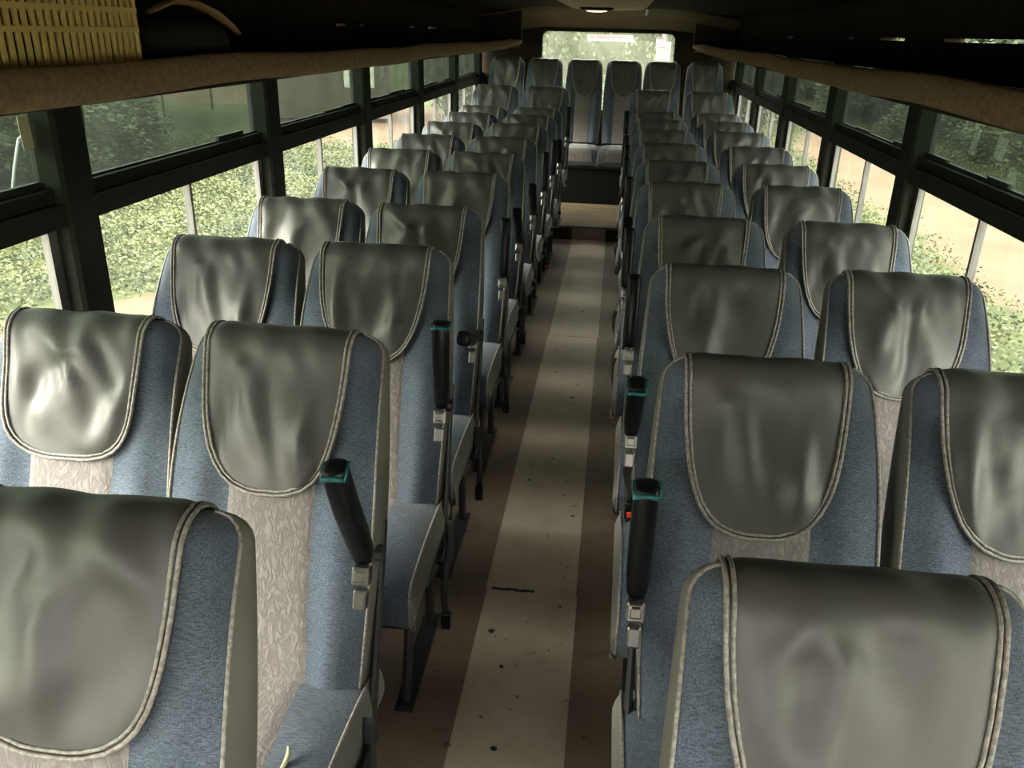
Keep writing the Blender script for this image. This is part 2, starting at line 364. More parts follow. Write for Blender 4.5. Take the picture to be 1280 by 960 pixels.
# curved valance over the rear window
mb = MB(); 
prof = [(YB-.01, 1.735), (YB-.05, 1.76), (YB-.10, 1.81), (YB-.17, 1.86), (YB-.25, 1.885), (YB-.30, 1.925)]
mb.grid([[(x, y, z-(.0 if abs(x-XC) < .7 else (abs(x-XC)-.7)*.16)) for x in arc2(XL, XR, 16)] for y, z in prof], flip=True)
mb.grid([[(x, y+.02, z+.015-(.0 if abs(x-XC) < .7 else (abs(x-XC)-.7)*.16)) for x in arc2(XL, XR, 16)] for y, z in prof])
struct(mb.build('trim_4', M['rearlin'], smooth=True), 'brown curved panel over the rear window')
rw = struct(empty('window_%d' % wn[0], (XC, YB+.02, 1.3)), 'rear bus window')
rgl = MB(); rgl.v = [(x-XC, 0, z-1.3) for x, z in inner]+[(x-XC, .005, z-1.3) for x, z in inner]; n = len(inner)
rgl.f = [tuple(range(n)), tuple(range(2*n-1, n-1, -1))]; rgl.mi = [0, 0]
M['reargl'] = glass('hazy_rear_glass', (.85, .88, .80), gloss=.009, haze=.03, hazecol=(.95, .97, .85))
rgl.build('pane', M['reargl'], rw)
MB().tube([(x-XC, -.035, z-1.3) for x, z in inner]+[(inner[0][0]-XC, -.035, inner[0][1]-1.3)], .012, 6).build('seal', M['rubber'], rw, True)
# stickers on the rear glass
def film(name, col, f=.75):
    m = bpy.data.materials.new(name); m.use_nodes = True; t = m.node_tree; L = t.links.new
    t.nodes.remove(t.nodes['Principled BSDF']); a = t.nodes.new('ShaderNodeBsdfTransparent'); a.inputs[0].default_value = (*col, 1)
    b = t.nodes.new('ShaderNodeBsdfTranslucent'); b.inputs[0].default_value = (*col, 1); x = t.nodes.new('ShaderNodeMixShader'); x.inputs[0].default_value = f
    L(a.outputs[0], x.inputs[1]); L(b.outputs[0], x.inputs[2]); L(x.outputs[0], t.nodes['Material Output'].inputs[0]); return m
stk = empty('rear_sticker', (-.105, YB-.002, 1.655)); tag(stk, 'long pale pink sticker with faded red writing on the rear window', 'sticker')
M['pink'] = film('faded_pink_film', (.76, .62, .68), .5)
M['pinkred'] = film('faded_red_print', (.60, .26, .32), .5)
mb = MB(); mb.v = [(-.24, 0, -.028), (.24, 0, -.034), (.22, 0, .034), (-.24, 0, .032), (-.24, .003, -.028), (.24, .003, -.034), (.22, .003, .034), (-.24, .003, .032)]
mb.f = [(0, 1, 2, 3), (7, 6, 5, 4), (0, 4, 5, 1), (1, 5, 6, 2), (2, 6, 7, 3), (3, 7, 4, 0)]; mb.mi = [0]*6
mb.build('film', M['pink'], stk)
mb = MB(); x = -.21
while x < .19:                      # worn, unreadable mirrored letters: uprights with bars
    wl = random.uniform(.014, .022); k = random.randrange(4)
    mb.box(x, x+.004, -.002, 0, -.012, .014)
    if k != 1: mb.box(x, x+wl, -.002, 0, .010, .014)
    if k != 2: mb.box(x, x+wl*.9, -.002, 0, -.002, .002)
    if k in (0, 3): mb.box(x, x+wl, -.002, 0, -.012, -.008)
    if k in (1, 3): mb.box(x+wl-.004, x+wl, -.002, 0, -.012, .014)
    x += wl+.009+(.02 if random.random() < .15 else 0)
mb.build('lettering', M['pinkred'], stk)
ds = MB().box(-.05, .05, -.001, .002, -.05, .05).build('square_decal', M['pink']); ds.location = (.40, YB-.001, 1.62)
tag(ds, 'small square pinkish decal at the right of the rear window', 'sticker')
MB().tube([(.02*cos(t), -.002, .02*sin(t)) for t in arc2(0, 2*pi, 14)], .003, 4).box(-.04, .04, -.003, -.001, -.044, -.036).box(-.04, .04, -.003, -.001, .036, .044).build('print', M['pinkred'], ds)

# front of the bus behind the camera: unseen wall, windscreen opening narrowed to dim light on near seats
mb = MB(); mb.box(XL, XR, YF-.05, YF, -.1, 1.15); mb.box(XL, XR, YF-.05, YF, 1.55, 2.03); mb.box(XL-.05, XL+.45, YF-.05, YF, .95, 1.8); mb.box(XR-.45, XR+.05, YF-.05, YF, .95, 1.8)
struct(mb.build('wall_front', M['liner']), 'unseen front bulkhead with windscreen opening narrowed to limit daylight')

# luggage shelves with carpeted lip
def shelf(X, s, yend, label, ystart=YF):
    root = empty('luggage_shelf', (X, ystart, 1.55)); tag(root, label, 'shelf', 'luggage shelves above the windows')
    L = yend-ystart; W = .40
    mb = MB(); xa, xb = sorted((0, -s*W)); mb.box(xa, xb, 0, L, .0, .018); mb.build('shelf_board', M['liner'], root)
    # rounded lip, slightly sagging and curling up to its end
    prof = []
    for k in range(13):
        t = 2*pi*k/12; prof.append((.022*cos(t), .036*(1 if sin(t) > 0 else 1)*sin(t)))
    rows = []
    for y in arc2(0, L, 60):
        cu = max(0, (y-(L-.9))/.9); dz = .004*sin(y*2.1)+.003*sin(y*5.3)+.012*cu
        rows.append([(-s*(W+.0)+px*(1+.15*sin(y*3)), y, .038+dz+pz*(1-.45*cu)) for px, pz in prof[:-1]])
    mb = MB().grid(rows, close=True); i = len(mb.v)-12; mb.f.append(tuple(range(i, i+12))); mb.f.append(tuple(range(11, -1, -1))); mb.mi += [0, 0]
    mb.build('carpeted_lip', M['carpet'], root, True)
    # end panel and brackets
    mb = MB(); xa, xb = sorted((0, -s*(W+.01))); mb.box(xa, xb, L-.012, L, .01, .335); mb.build('end_panel', M['liner'], root)
    MB().tube([(-s*(W+.012), L-.005, .02), (-s*(W+.02), L-.005, .10), (-s*(W+.0), L-.005, .31)], .005, 6).build('edge_trim', M['alu'], root)
    return root
shelf(XL, -1, 8.95, 'dark luggage shelf with brown carpeted lip above the left windows')
shelf(XR, 1, 9.1, 'dark luggage shelf with brown carpeted lip above the right windows')

# yellow slotted crate on the left shelf
ct = empty('plastic_crate', (-1.19, 1.30, 1.569)); tag(ct, 'yellow slotted plastic crate on the left luggage shelf', 'crate')
hx, hy, hz = .15, .545, .26
mb = MB()
mb2 = MB()
for (ax, L_) in (('y', 2*hy), ('x', 2*hx)):
    for sgn in (-1, 1):
        nb = int(L_/.0225)
        for k in range(nb+1):
            q = -L_/2+L_*k/nb
            if ax == 'y': mb.box(sgn*hx-.003, sgn*hx+.003, q-.0048, q+.0048, 0, hz)
            else: mb.box(q-.0048, q+.0048, sgn*hy-.003, sgn*hy+.003, 0, hz)
        for z0_, z1_ in ((0, .015), (.108, .118), (.146, .156), (.185, .195), (hz-.02, hz)):
            if ax == 'y': mb2.box(sgn*hx-.005, sgn*hx+.005, -hy-.005, hy+.005, z0_, z1_)
            else: mb2.box(-hx, hx, sgn*hy-.005, sgn*hy+.005, z0_, z1_)
mb.build('slats', M['yellow'], ct); mb2.build('hoops', M['yellow'], ct); MB().box(-hx, hx, -hy, hy, .0, .006).build('base', M['yellow'], ct)
# black bag with a tan strap
bgr = empty('duffel_bag', (-1.18, 2.20, 1.569)); tag(bgr, 'black bag with a tan strap lying on the left shelf beside the yellow crate', 'bag')
rows = []
for k in range(13):
    y = -.26+.52*k/12; q = sqrt(max(0, 1-(abs(y)/.265)**3))
    rows.append([(.13*q*(abs(cos(t))**.7)*(1 if cos(t) > 0 else -1), y, max(.002, .075+.075*q*(abs(sin(t))**.8)*(1 if sin(t) > 0 else -1)+.006*sin(y*40+t*3)*q)) for t in arc2(0, 2*pi, 20)[:-1]])
MB().grid(rows, close=True).build('bag_body', M['rub'], bgr, True)
M['strap'] = mat('tan_leather', (.36, .22, .10), .5, var=(12, (.26, .16, .07), .4, .6))
spn = [(.09, -.20, .15), (.115, -.14, .175), (.13, -.06, .175), (.15, .01, .155), (.165, .07, .125), (.17, .10, .105)]
MB().tube(spn, [.014, .02, .022, .02, .015, .010], 10, flat=.35).build('strap', M['strap'], bgr, True)

# ------------------------------------------------------------------ the seats
class Back:
    def __init__(s, H=.74, lean=20, z0=.42, wf=1.0, tf=.050, rd=.046):
        s.H, s.wf, s.tf, s.r = H, wf, tf, rd; s.a = R(lean)
        s.B = Vector((0, -H*sin(s.a), z0)); s.hd = Vector((0, sin(s.a), cos(s.a))); s.nd = Vector((0, -cos(s.a), sin(s.a)))
    def W(s, h):
        q = h/s.H
        return s.wf*(.198+.017*sin(pi*min(1, q*1.06)))
    def Wr(s, h):
        rc = .050; d = max(0, h-(s.H-rc)); return s.W(h)-(rc-sqrt(max(0, rc*rc-d*d)))
    def ne(s, h):                                # front edge of the side panel: a crescent
        q = h/s.H
        up = -.036+.098*max(0, sin(pi*min(1, q)))**.62
        return up if q > .5 else .030+.032*sin(pi*q)
    def nf(s, x, h):
        q = h/s.H; a = min(1, abs(x)/s.W(h)); e_ = s.ne(h)
        mid = s.tf+.012*exp(-((q-.35)/.2)**2)
        bol = .020*exp(-((a-.72)/.17)**2)*(1-min(1, max(0, (q-.55)/.3)))
        return e_+(mid+bol-e_)*(1-a**5)**.6+.004
    def dome(s, h):
        d = max(0, h-(s.H-s.r)); return sqrt(max(0, 1-(d/s.r)**2))
    def pt(s, x, n, h): return s.B+s.hd*h+s.nd*n+Vector((x, 0, 0))
    def front(s, x, h, off=0): return s.pt(x, s.nf(x, h)*s.dome(h)+off, h)
    def over(s, x, q, off=0):                    # q = metres along the front, over the crest and down the back
        Lf = s.H-s.r
        if q <= Lf: return s.pt(x, s.nf(x, q)+off, q)
        La = pi*s.r*1.02
        if q < Lf+La:
            t = (q-Lf)/La*pi; n0 = s.nf(x, s.H-s.r) if cos(t) > 0 else .05
            edge = min(1, max(0, (abs(x)/s.W(Lf)-.70)/.3)); drop = .012*edge*sin(t)
            return s.pt(x, (n0+off)*cos(t), Lf+(s.r+off)*sin(t)-drop)
        return s.pt(x, -.05-off, Lf-(q-Lf-La))

def hs_list(b):
    hs = arc2(0, b.H-b.r, 16)+[b.H-b.r+b.r*sin(R(t)) for t in (18, 36, 52, 66, 78, 90)]
    return hs
TB = .05
def make_back_meshes(b, key):
    hs = hs_list(b); na = 22
    front = [[b.front(b.Wr(h)*a*1.0, h) if abs(a) < 1 else b.pt(b.Wr(h)*a, b.ne(h)*b.dome(h), h) for a in arc2(-1, 1, na)] for h in hs]
    fm = MB().grid(front, flip=False).mesh('backrest_'+key, M['blue'], True)
    mb = MB()
    for sgn in (-1, 1):                          # vinyl side panels
        rows = []
        for h in hs:
            d = b.dome(h); rows.append([b.pt(sgn*(b.Wr(h)+.007*sin(pi*u)*d), (b.ne(h)*(1-u)-TB*u)*d, h) for u in arc2(0, 1, 5)])
        mb.grid(rows, flip=(sgn > 0))
    rows = [[b.pt(b.Wr(h)*a, -TB*b.dome(h)*(1-.12*(a**4)), h) for a in arc2(-1, 1, 10)] for h in hs]
    mb.grid(rows, flip=True)
    # bottom closing strip
    i = len(mb.v); mb.v += [tuple(b.pt(-b.Wr(0), b.ne(0), 0)), tuple(b.pt(b.Wr(0), b.ne(0), 0)), tuple(b.pt(b.Wr(0), -TB, 0)), tuple(b.pt(-b.Wr(0), -TB, 0))]
    mb.f.append((i, i+1, i+2, i+3)); mb.mi.append(0)
    sm = mb.mesh('back_shell_'+key, M['side'], True)
    pm = []
    for sgn in (-1, 1):
        mb = MB(); mb.tube([b.pt(sgn*(b.Wr(h)+.001), b.ne(h)*b.dome(h)+.001, h) for h in hs[:-1]], .0032, 6, caps=True)
        pm.append(mb.mesh('seam_piping_'+key, M['piping'], True))
    rows = []
    for h in arc2(.0, .60*b.H/.74, 20):
        r_ = []
        for a in arc2(-1, 1, 12):
            x = a*.098*b.wf; r_.append(b.front(x, h, .0035 if abs(a) < .97 else -.003))
        rows.append(r_)
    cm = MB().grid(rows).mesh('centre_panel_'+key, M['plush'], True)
    return dict(front=fm, shell=sm, pipe=pm, centre=cm)

def make_cover(b, key, seed, drop=.30, halfw=.150, tip=.22, ne=2.5, skew=0.0, amp=.009):
    rnd = random.Random(seed)
    Lf = b.H-b.r; La = pi*b.r*1.02
    q0 = b.H-drop; q1 = Lf+La+.13; L = q1-q0
    folds = []
    for k in range(9):
        x0 = rnd.uniform(-.11, .11); v0 = rnd.uniform(.08, .75)*drop; an = rnd.uniform(-.9, .9)
        folds.append((x0, drop-v0, an, rnd.uniform(.013, .032), rnd.uniform(.04, .11), 1.6*amp*rnd.uniform(.5, 1.2)*(1 if rnd.random() < .65 else -1)))
    ph = [rnd.uniform(0, 6) for _ in range(6)]
    def hw(d):                                   # d: metres above the tip
        wv = halfw*(1-.03*sin(d*14))
        if d < tip: wv *= max(.0, (1-(1-d/tip)**ne))**(1/ne)
        return wv*b.wf
    def disp(x, d):
        z = .010
        cz = 1-min(1, max(0, (d-(drop-.075))/.05)); cz = .12+.88*cz
        for (x0, d0, an, wd, ln, am) in folds:
            dx = x-x0; dd = d-d0; u = dx*cos(an)-dd*sin(an); v = dx*sin(an)+dd*cos(an)
            z += cz*am*exp(-(u/wd)**2-(v/ln)**2)
        z += .0022*sin(x*60+ph[0]+d*20)*exp(-((d-drop*.9)/.05)**2)*2
        z += .0015*sin(x*38+ph[1])*sin(d*45+ph[2])
        return max(.004, z)
    ds = [tip*(1-cos(pi/2*k/9)) for k in range(10)]+[tip+(L-tip)*k/34 for k in range(1, 35)]
    ds[0] = .0006
    rows = []; left = []; right = []
    for d in ds:
        w_ = hw(d); q = q0+d; row = []
        for a in arc2(-1, 1, 30):
            x = a*w_+skew*(drop-min(d, drop))*.0
            ed = min(1, (1-abs(a))/.22); ed = ed*ed*(3-2*ed); te = min(1, d/.03)
            row.append(b.over(x, q, .007+(disp(x, d)-.007)*ed*te))
        rows.append(row); left.append((-w_, q)); right.append((w_, q))
    me = MB().grid(rows).mesh('headrest_cover_'+key, M['cover'], True)
    path = left[::-1]+right
    mb = MB()
    for k_in, rad in ((1.0, .0036), (.945, .0030)):
        pts = []
        for (x, q) in path:
            dq = 0
            d = q-q0
            pts.append(b.over(x*k_in if d > .02 else x*k_in, q+(.008*(1-min(1, d/.12)) if k_in < 1 else 0), .0095+(.0005*sin(q*260+x*200))))
        mb.tube(pts, rad, 6)
    pm = mb.mesh('cover_piping_'+key, M['piping'], True)
    return me, pm

def make_cushion(key, wf=1.0, y0=-.19, depth=.50, zt=.465, th=.125):
    # profile: t along back->front over the nose and down
    W = .222*wf; prof = []
    for k in range(11):
        u = k/10; prof.append((y0-(depth-.05)*u, zt-.015*(1-u)**2+.010*sin(pi*u)))
    for t in (20, 40, 60, 80, 90):
        prof.append((y0-depth+.05-.05*sin(R(t)), zt-.05+.05*cos(R(t))))
    prof += [(y0-depth+.004, zt-th*.75), (y0-depth+.03, zt-th)]
    rows = []
    for (y, z) in prof:
        row = []
        for a in arc2(-1, 1, 16):
            e_ = abs(a)**6*.016; row.append((a*W, y+e_*(.6 if y < y0-depth+.06 else 0), z-e_))
        rows.append(row)
    top = MB().grid(rows, flip=True).mesh('seat_cushion_'+key, M['blue'], True)
    rows = []
    for k, (y, z) in enumerate(prof[:-1]):
        u = k/(len(prof)-2); hw_ = (.098+.06*u)*wf
        rows.append([(a*hw_, y-(.003 if k > 11 else 0), z+(.0035 if abs(a) < .97 else -.004)) for a in arc2(-1, 1, 10)])
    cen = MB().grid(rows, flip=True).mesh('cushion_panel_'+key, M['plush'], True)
    sd = MB()
    for sgn in (-1, 1):
        rows = []
        for (y, z) in prof:
            zb = zt-th; e_ = .016
            yy = y if y > y0-depth+.035 else y+.0
            rows.append([(sgn*(W+.016*sin(pi*u)**.8), y+e_*.6*(1 if y < y0-depth+.06 else 0)*(1-u)+u*.01*(y < y0-depth+.06), (z-e_)*(1-u)+zb*u) for u in arc2(0, 1, 5)])
        sd.grid(rows, flip=(sgn < 0))
    sd.box(-W, W, y0-depth+.03, y0, zt-th-.004, zt-th+.01)
    side = sd.mesh('cushion_side_'+key, M['side'], True)
    pipe = []
    for sgn in (-1, 1):
        pp = MB(); pp.tube([(sgn*(W+.001), y+.016*.6*(1 if y < y0-depth+.06 else 0), z-.0145) for y, z in prof], .0035, 6)
        pipe.append(pp.mesh('cushion_piping_'+key, M['piping'], True))
    return dict(top=top, cen=cen, side=side, pipe=pipe)

stdB = Back()
stdM = make_back_meshes(stdB, 'std')
lowB = Back(H=.80, lean=12, z0=.40, wf=.85)
lowM = make_back_meshes(lowB, 'bench')
covers = [make_cover(stdB, 'v%d' % k, 11+k*5, drop=d, halfw=hw_, tip=tp, ne=n_, amp=am) for k, (d, hw_, tp, n_, am) in enumerate((
    (.315, .150, .20, 2.6, .011), (.335, .148, .25, 2.7, .013), (.30, .148, .16, 3.0, .010), (.335, .152, .25, 2.3, .012), (.31, .146, .20, 2.6, .008), (.33, .150, .22, 2.4, .010), (.35, .150, .26, 2.2, .006)))]
bcovers = [make_cover(lowB, 'b%d' % k, 77+k, drop=.36, halfw=.150, tip=.26, ne=2.2, amp=.006) for k in range(2)]
cush = make_cushion('std', depth=.51, th=.14); bcush = make_cushion('bench', wf=.86, y0=-.15, depth=.50, zt=.40, th=.16)

def leg_mesh(x):
    mb = MB()
    mb.tube([(x, -.25, .0), (x, -.25, .31), (x, -.55, .33), (x, -.55, .32)], .014, 8)
    mb.tube([(x, -.58, .0), (x, -.50, .31)], .014, 8)
    mb.box(x-.025, x+.025, -.62, -.21, 0, .006)
    return mb.mesh('leg', M['blackmetal'], False)
legL, legR = leg_mesh(-.17), leg_mesh(.17)
mb = MB().box(-.205, .205, -.67, -.20, .315, .342, bev=.006); frame_me = mb.mesh('seat_frame', M['blackmetal'])

def side_bar(s):                                # recliner post along the aisle side of the backrest
    b = stdB; x = s*.222
    mb = MB()
    pts = [b.pt(x, .0, h) for h in (-.13, -.02, .10, .25, .36)]
    mb.tube(pts, [.016, .02, .018, .016, .014], 8, flat=.45, up=Vector((1, 0, 0)))
    mb.tube([(x-.012*s, -.52, .335), (x, -.33, .325), (x, -.27, .31)], .012, 6)
    mb.tube([b.pt(x-.01, .03, .30), b.pt(x+.01, .03, .30)], .018, 10)
    return mb.mesh('side_bracket', M['blackmetal'], False)
def lever(s):
    x = s*.232; return MB().tube([(x, -.30, .36), (x+.008*s, -.38, .375), (x+.010*s, -.45, .37)], [.007, .008, .011], 8).mesh('recline_lever', M['black'], True)
brk = {s: side_bar(s) for s in (-1, 1)}; lev = {s: lever(s) for s in (-1, 1)}
def arm_meshes():
    # armrest along +Z from its hinge at the origin, padded face toward -Y
    pad = []
    for k, (z, wx, wy, oy) in enumerate(((0, .014, .016, .0), (.02, .018, .022, 0), (.08, .020, .026, -.002), (.18, .021, .026, -.008), (.27, .021, .025, -.006), (.288, .0205, .0235, -.004), (.294, .018, .020, -.003), (.295, .010, .011, -.003))):
        pad.append([(wx*(abs(cos(t))**.6)*(1 if cos(t) > 0 else -1), oy+wy*(abs(sin(t))**.6)*(1 if sin(t) > 0 else -1), z) for t in arc2(0, 2*pi, 16)[:-1]])
    mb = MB().grid(pad, close=True, flip=False); mb.f.append(tuple(range(15, -1, -1))); i = len(mb.v)-16; mb.f.append(tuple(range(i, i+16))); mb.mi += [0, 0]
    a = mb.mesh('armrest_pad', M['black'], True)
    ed = MB()
    ed.tube([(.019, -.028, .270), (.0205, -.010, .286), (.0205, .012, .288)], .0035, 6)
    ed.tube([(-.019, -.028, .270), (-.0205, -.010, .286), (-.0205, .012, .288)], .0035, 6)
    ed.tube([(-.018, -.029, .278), (0, -.0300, .282), (.018, -.029, .278)], .0055, 6)
    e_ = ed.mesh('worn_edge', M['teal'], True)
    h = MB().box(-.017, .017, -.028, .004, -.045, -.008, bev=.004).box(-.011, .011, -.034, -.024, -.036, -.014, bev=.003).box(-.013, .013, -.024, .004, -.095, -.055, bev=.004)
    return a, e_, h.mesh('hinge', M['chrome'])
arm_me, edge_me, hinge_me = arm_meshes()
strapm = {}
def strap_mesh(L, seed):
    rnd = random.Random(seed); mb = MB(); pts = []; a = rnd.uniform(0, 6)
    for k in range(9):
        u = k/8; pts.append((.008*sin(u*5+a), .012*sin(u*4+a*2), -L*u))
    mb.tube(pts, [.013]*4+[.010]*5, 6, flat=.16, up=Vector((0, 1, 0)))
    bk = MB().box(-.014, .014, -.010, .010, -.055, 0, bev=.004)
    for i, v in enumerate(bk.v): bk.v[i] = (v[0]+pts[-1][0], v[1]+pts[-1][1], v[2]+pts[-1][2])
    return mb.mesh('belt_strap', M['rub'], True), bk.mesh('belt_buckle', M['black']), pts[-1]
straps = [strap_mesh(L_, s_) for L_, s_ in ((.30, 1), (.22, 5), (.14, 9))]
red_me = MB().box(-.008, .008, -.014, -.009, -.045, -.028, bev=.002).mesh('buckle_button', M['red'])
amb_me = MB().box(-.012, .012, -.014, .014, -.05, -.002, bev=.004).mesh('buckle_button', M['rust'])

def seat(loc, label, cov, aisle=None, arm=None, strap=None, button=None, group='reclining passenger seats in rows', yaw=0, dl=0):
    """aisle: +1 / -1 side of the armrest; arm: tilt in degrees of the armrest from the backrest (None for no armrest)"""
    root = empty('bus_seat', loc, yaw); tag(root, label, 'seat', group)
    bk = link('backrest', stdM['front'], root)
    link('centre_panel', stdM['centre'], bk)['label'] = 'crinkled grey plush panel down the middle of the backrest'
    [link('seam_piping', q_, bk) for q_ in stdM['pipe']]
    sh = link('back_shell', stdM['shell'], root); sh['label'] = 'taupe vinyl side and back of the seat'
    me, pm = covers[cov]; c = link('headrest_cover', me, root); c['label'] = 'charcoal vinyl headrest cover with grey piping'; c.location.x = -.008
    link('piping', pm, c)
    cu = link('seat_cushion', cush['top'], root); cu.location.x = -.012; link('cushion_panel', cush['cen'], cu); link('cushion_side', cush['side'], cu); [link('piping', q_, cu) for q_ in cush['pipe']]
    link('seat_frame', frame_me, root); link('leg', legL, root); link('leg', legR, root)
    if aisle:
        link('side_bracket', brk[aisle], root); link('recline_lever', lev[aisle], root)
        hp = stdB.pt(aisle*(.204 if aisle > 0 else .222), .085, .300 if aisle > 0 else .285)
        if arm is not None:
            a = link('armrest', arm_me, root); a.location = hp+Vector((aisle*.006, 0, .0)); a.rotation_euler = (R(-20+arm), R(-7 if loc[1] < 2 and aisle > 0 else 0), 0); a.scale = (1.12, 1.0, .84)
            if loc[1] < 2.6: e_ = link('worn_edge', edge_me, a); e_['label'] = 'teal worn edge of the armrest'
            h_ = link('armrest_hinge', hinge_me, root); h_.location = hp+Vector((aisle*.006, -.004, 0)); h_.rotation_euler.x = R(-20); h_['label'] = 'worn chrome hinge'
        if strap is not None:
            s1, s2, end = straps[strap]; b_ = link('seat_belt', s1, root); b_.location = (aisle*.246, -.36, .44)
        if strap is not None and button == 'red' and aisle < 0:      # this one lies on the cushion edge
            b_.location = (aisle*.222, -.27, .66)
        if strap is not None:
            q = link('belt_buckle', s2, b_)
            if button:
                z = link('buckle_button', {'red': red_me, 'amber': amb_me}[button], b_); z.location = end; z['label'] = button+' piece of the buckle'
    return root

LA, LW, RA, RW = -.642, -1.083, .325, .800
rowsY = [.885, 1.578, 2.297, 2.92, 3.66, 4.32, 5.02, 5.77, 6.50, 7.12]
onum = ['nearest', 'second', 'third', 'fourth', 'fifth', 'sixth', 'seventh', 'eighth', 'ninth', 'tenth']
armLA = {0: None, 1: 33, 2: 18, 3: 92, 4: 8, 5: 60, 6: 60, 7: 8, 8: 8, 9: 60}
armRA = {0: 60, 1: 22, 2: 55, 3: 4, 4: 4, 5: 60, 6: 10, 7: 10, 8: 8, 9: 20}
stLA = {2: (0, None), 5: (2, None), 4: (1, None), 7: (2, 'red'), 3: (1, None), 1: (1, None)}
stRA = {2: (2, 'red'), 4: (1, 'amber'), 5: (1, None), 7: (2, None)}
cvLA = [0, 1, 3, 5, 0, 2, 4, 3, 5, 1]; cvLW = [2, 2, 1, 0, 5, 3, 2, 5, 0, 4]
cvRA = [6, 1, 6, 4, 2, 4, 6, 4, 2, 4]; cvRW = [4, 3, 5, 1, 0, 6, 4, 3, 5, 2]
rj = random.Random(3)
for i, Y_ in enumerate(rowsY):
    for col, X_, side, txt, cv in (('LA', LA, 1, 'in the column left of the aisle', cvLA), ('LW', LW, None, 'in the column along the left windows', cvLW),
                                   ('RA', RA, -1, 'in the column right of the aisle', cvRA), ('RW', RW, None, 'in the column along the right windows', cvRW)):
        if col == 'LW' and i == 0: continue
        ar = {'LA': armLA, 'RA': armRA}.get(col, {}).get(i); st = {'LA': stLA, 'RA': stRA}.get(col, {}).get(i, (None, None))
        seat((X_+rj.uniform(-.006, .006), Y_+rj.uniform(-.012, .012), rj.uniform(-.004, .004)), 'blue and grey bus seat %s, %s from the camera' % (txt, onum[i]), cv[i], side, ar, st[0], st[1], yaw=R(rj.uniform(-1.2, 1.2)))
for col, X_, side, txt, cv in (('LA', LA+.015, 1, 'left of the aisle', 3), ('LW', LW, None, 'by the left windows', 0), ('RA', RA-.005, -1, 'right of the aisle', 4), ('RW', RW, None, 'by the right windows', 5)):
    seat((X_, 7.88, .12), 'raised blue and grey bus seat on the rear platform, %s' % txt, cv, side, 8 if side else None, None)

# rear bench: six tall backs on one box
bench = empty('rear_bench', (XC, 8.46, .12)); tag(bench, 'long dark box base carrying the six rear seats', 'bench')
MB().box(XL+.01-XC, XR-.01-XC, 0, .74, 0, .375).build('bench_box', M['benchbox'], bench)
MB().box(XL+.01-XC, XR-.01-XC, -.012, .0, .345, .372).build('bench_edge', M['blackmetal'], bench)
bx_ = [-1.129, -.743, -.342, .048, .430, .845]
bname = ['at the far left by the window', 'second from the left', 'left of the two facing the aisle', 'right of the two facing the aisle', 'second from the right', 'at the far right by the window']
for i, X_ in enumerate(bx_):
    r_ = empty('bus_seat', (X_, 9.03, .26)); tag(r_, 'tall rear bench seat under the back window, %s' % bname[i], 'seat', 'six tall seats of the rear bench')
    bk = link('backrest', lowM['front'], r_); link('centre_panel', lowM['centre'], bk); [link('seam_piping', q_, bk) for q_ in lowM['pipe']]
    link('back_shell', lowM['shell'], r_); me, pm = bcovers[i % 2]; c = link('headrest_cover', me, r_); link('piping', pm, c)
    cu = link('seat_cushion', bcush['top'], r_); link('cushion_panel', bcush['cen'], cu); link('cushion_side', bcush['side'], cu); [link('piping', q_, cu) for q_ in bcush['pipe']]

# small bits
mb = MB().tube([(0, 0, 0), (.004, .012, .004), (.006, .026, .012), (.003, .034, .022)], [.003, .005, .005, .002], 6)
o = mb.build('dry_leaf', M['tape'], None, True); o.location = (-.515, 1.055, .472); tag(o, 'tiny yellow dry leaf on the second left aisle cushion', 'leaf')
# tape squares and peeling film on the upper panes
def patch(name, X_, y, z, w_, h_, m, label, cat, rot=0):
    o = MB().box(-.001, .001, -w_/2, w_/2, -h_/2, h_/2).build(name, m); o.location = (X_, y, z); o.rotation_euler.x = rot; tag(o, label, cat); return o
GL = XL-.0375; GR = XR+.0375
patch('tape_square', GL, 1.975, 1.44, .04, .08, M['tape'], 'yellowish tape square left of the nearest left pillar', 'tape', .05)
patch('tape_square', GL, 2.20, 1.45, .045, .075, M['tape'], 'yellowish tape square right of the nearest left pillar', 'tape', -.05)
M['whit'] = film('faint_glue_mark', (.92, .95, .92), .05)
for (y, z, w_, h_, t_) in ((2.98, 1.405, .05, .09, 'left'), (2.78, 1.405, .07, .07, 'middle'), (2.66, 1.34, .05, .045, 'lowest')):
    patch('glue_mark', GR, y, z, w_, h_, M['whit'], 'faint pale glue mark on the nearest right tinted pane, %s of three' % t_, 'stain', .15)
# bent wire outside the nearest left pane
o = MB().tube([(0, -.13, -.16), (0, -.085, -.06), (0, -.05, .005), (0, .03, .03)], .005, 6).build('bent_rod', M['peel'], None, True); o.location = (XL-.10, 2.08, 1.41)
tag(o, 'thin pale bent rod outside the nearest left window', 'rod')
# shredded film along the edge of the third left pane and a cracked smear on the fourth
def shreds(y, z0_, z1_, n, name, label, spread=.05, wd=.006):
    mb = MB()
    for k in range(n):
        yy = y+random.uniform(-.5, .5)*spread; z = random.uniform(z0_, z1_); L_ = random.uniform(.03, .08)
        mb.tube([(0, yy, z), (0, yy+random.uniform(-.012, .012), z-L_/2), (0, yy+random.uniform(-.015, .015), z-L_)], [wd*.3, wd*.7, wd*.3], 4, flat=.3, up=Vector((1, 0, 0)))
    o = mb.build(name, M['peel'], None); o.location = (GL+.001, 0, 0); tag(o, label, 'film'); return o
shreds(3.56, 1.38, 1.57, 16, 'peeling_film', 'white strips of peeling film at the edge of the third left tinted pane', .05, .005)
shreds(5.35, 1.40, 1.56, 7, 'peeling_film', 'white peeling film streaks on the fourth left tinted pane', .10, .006)

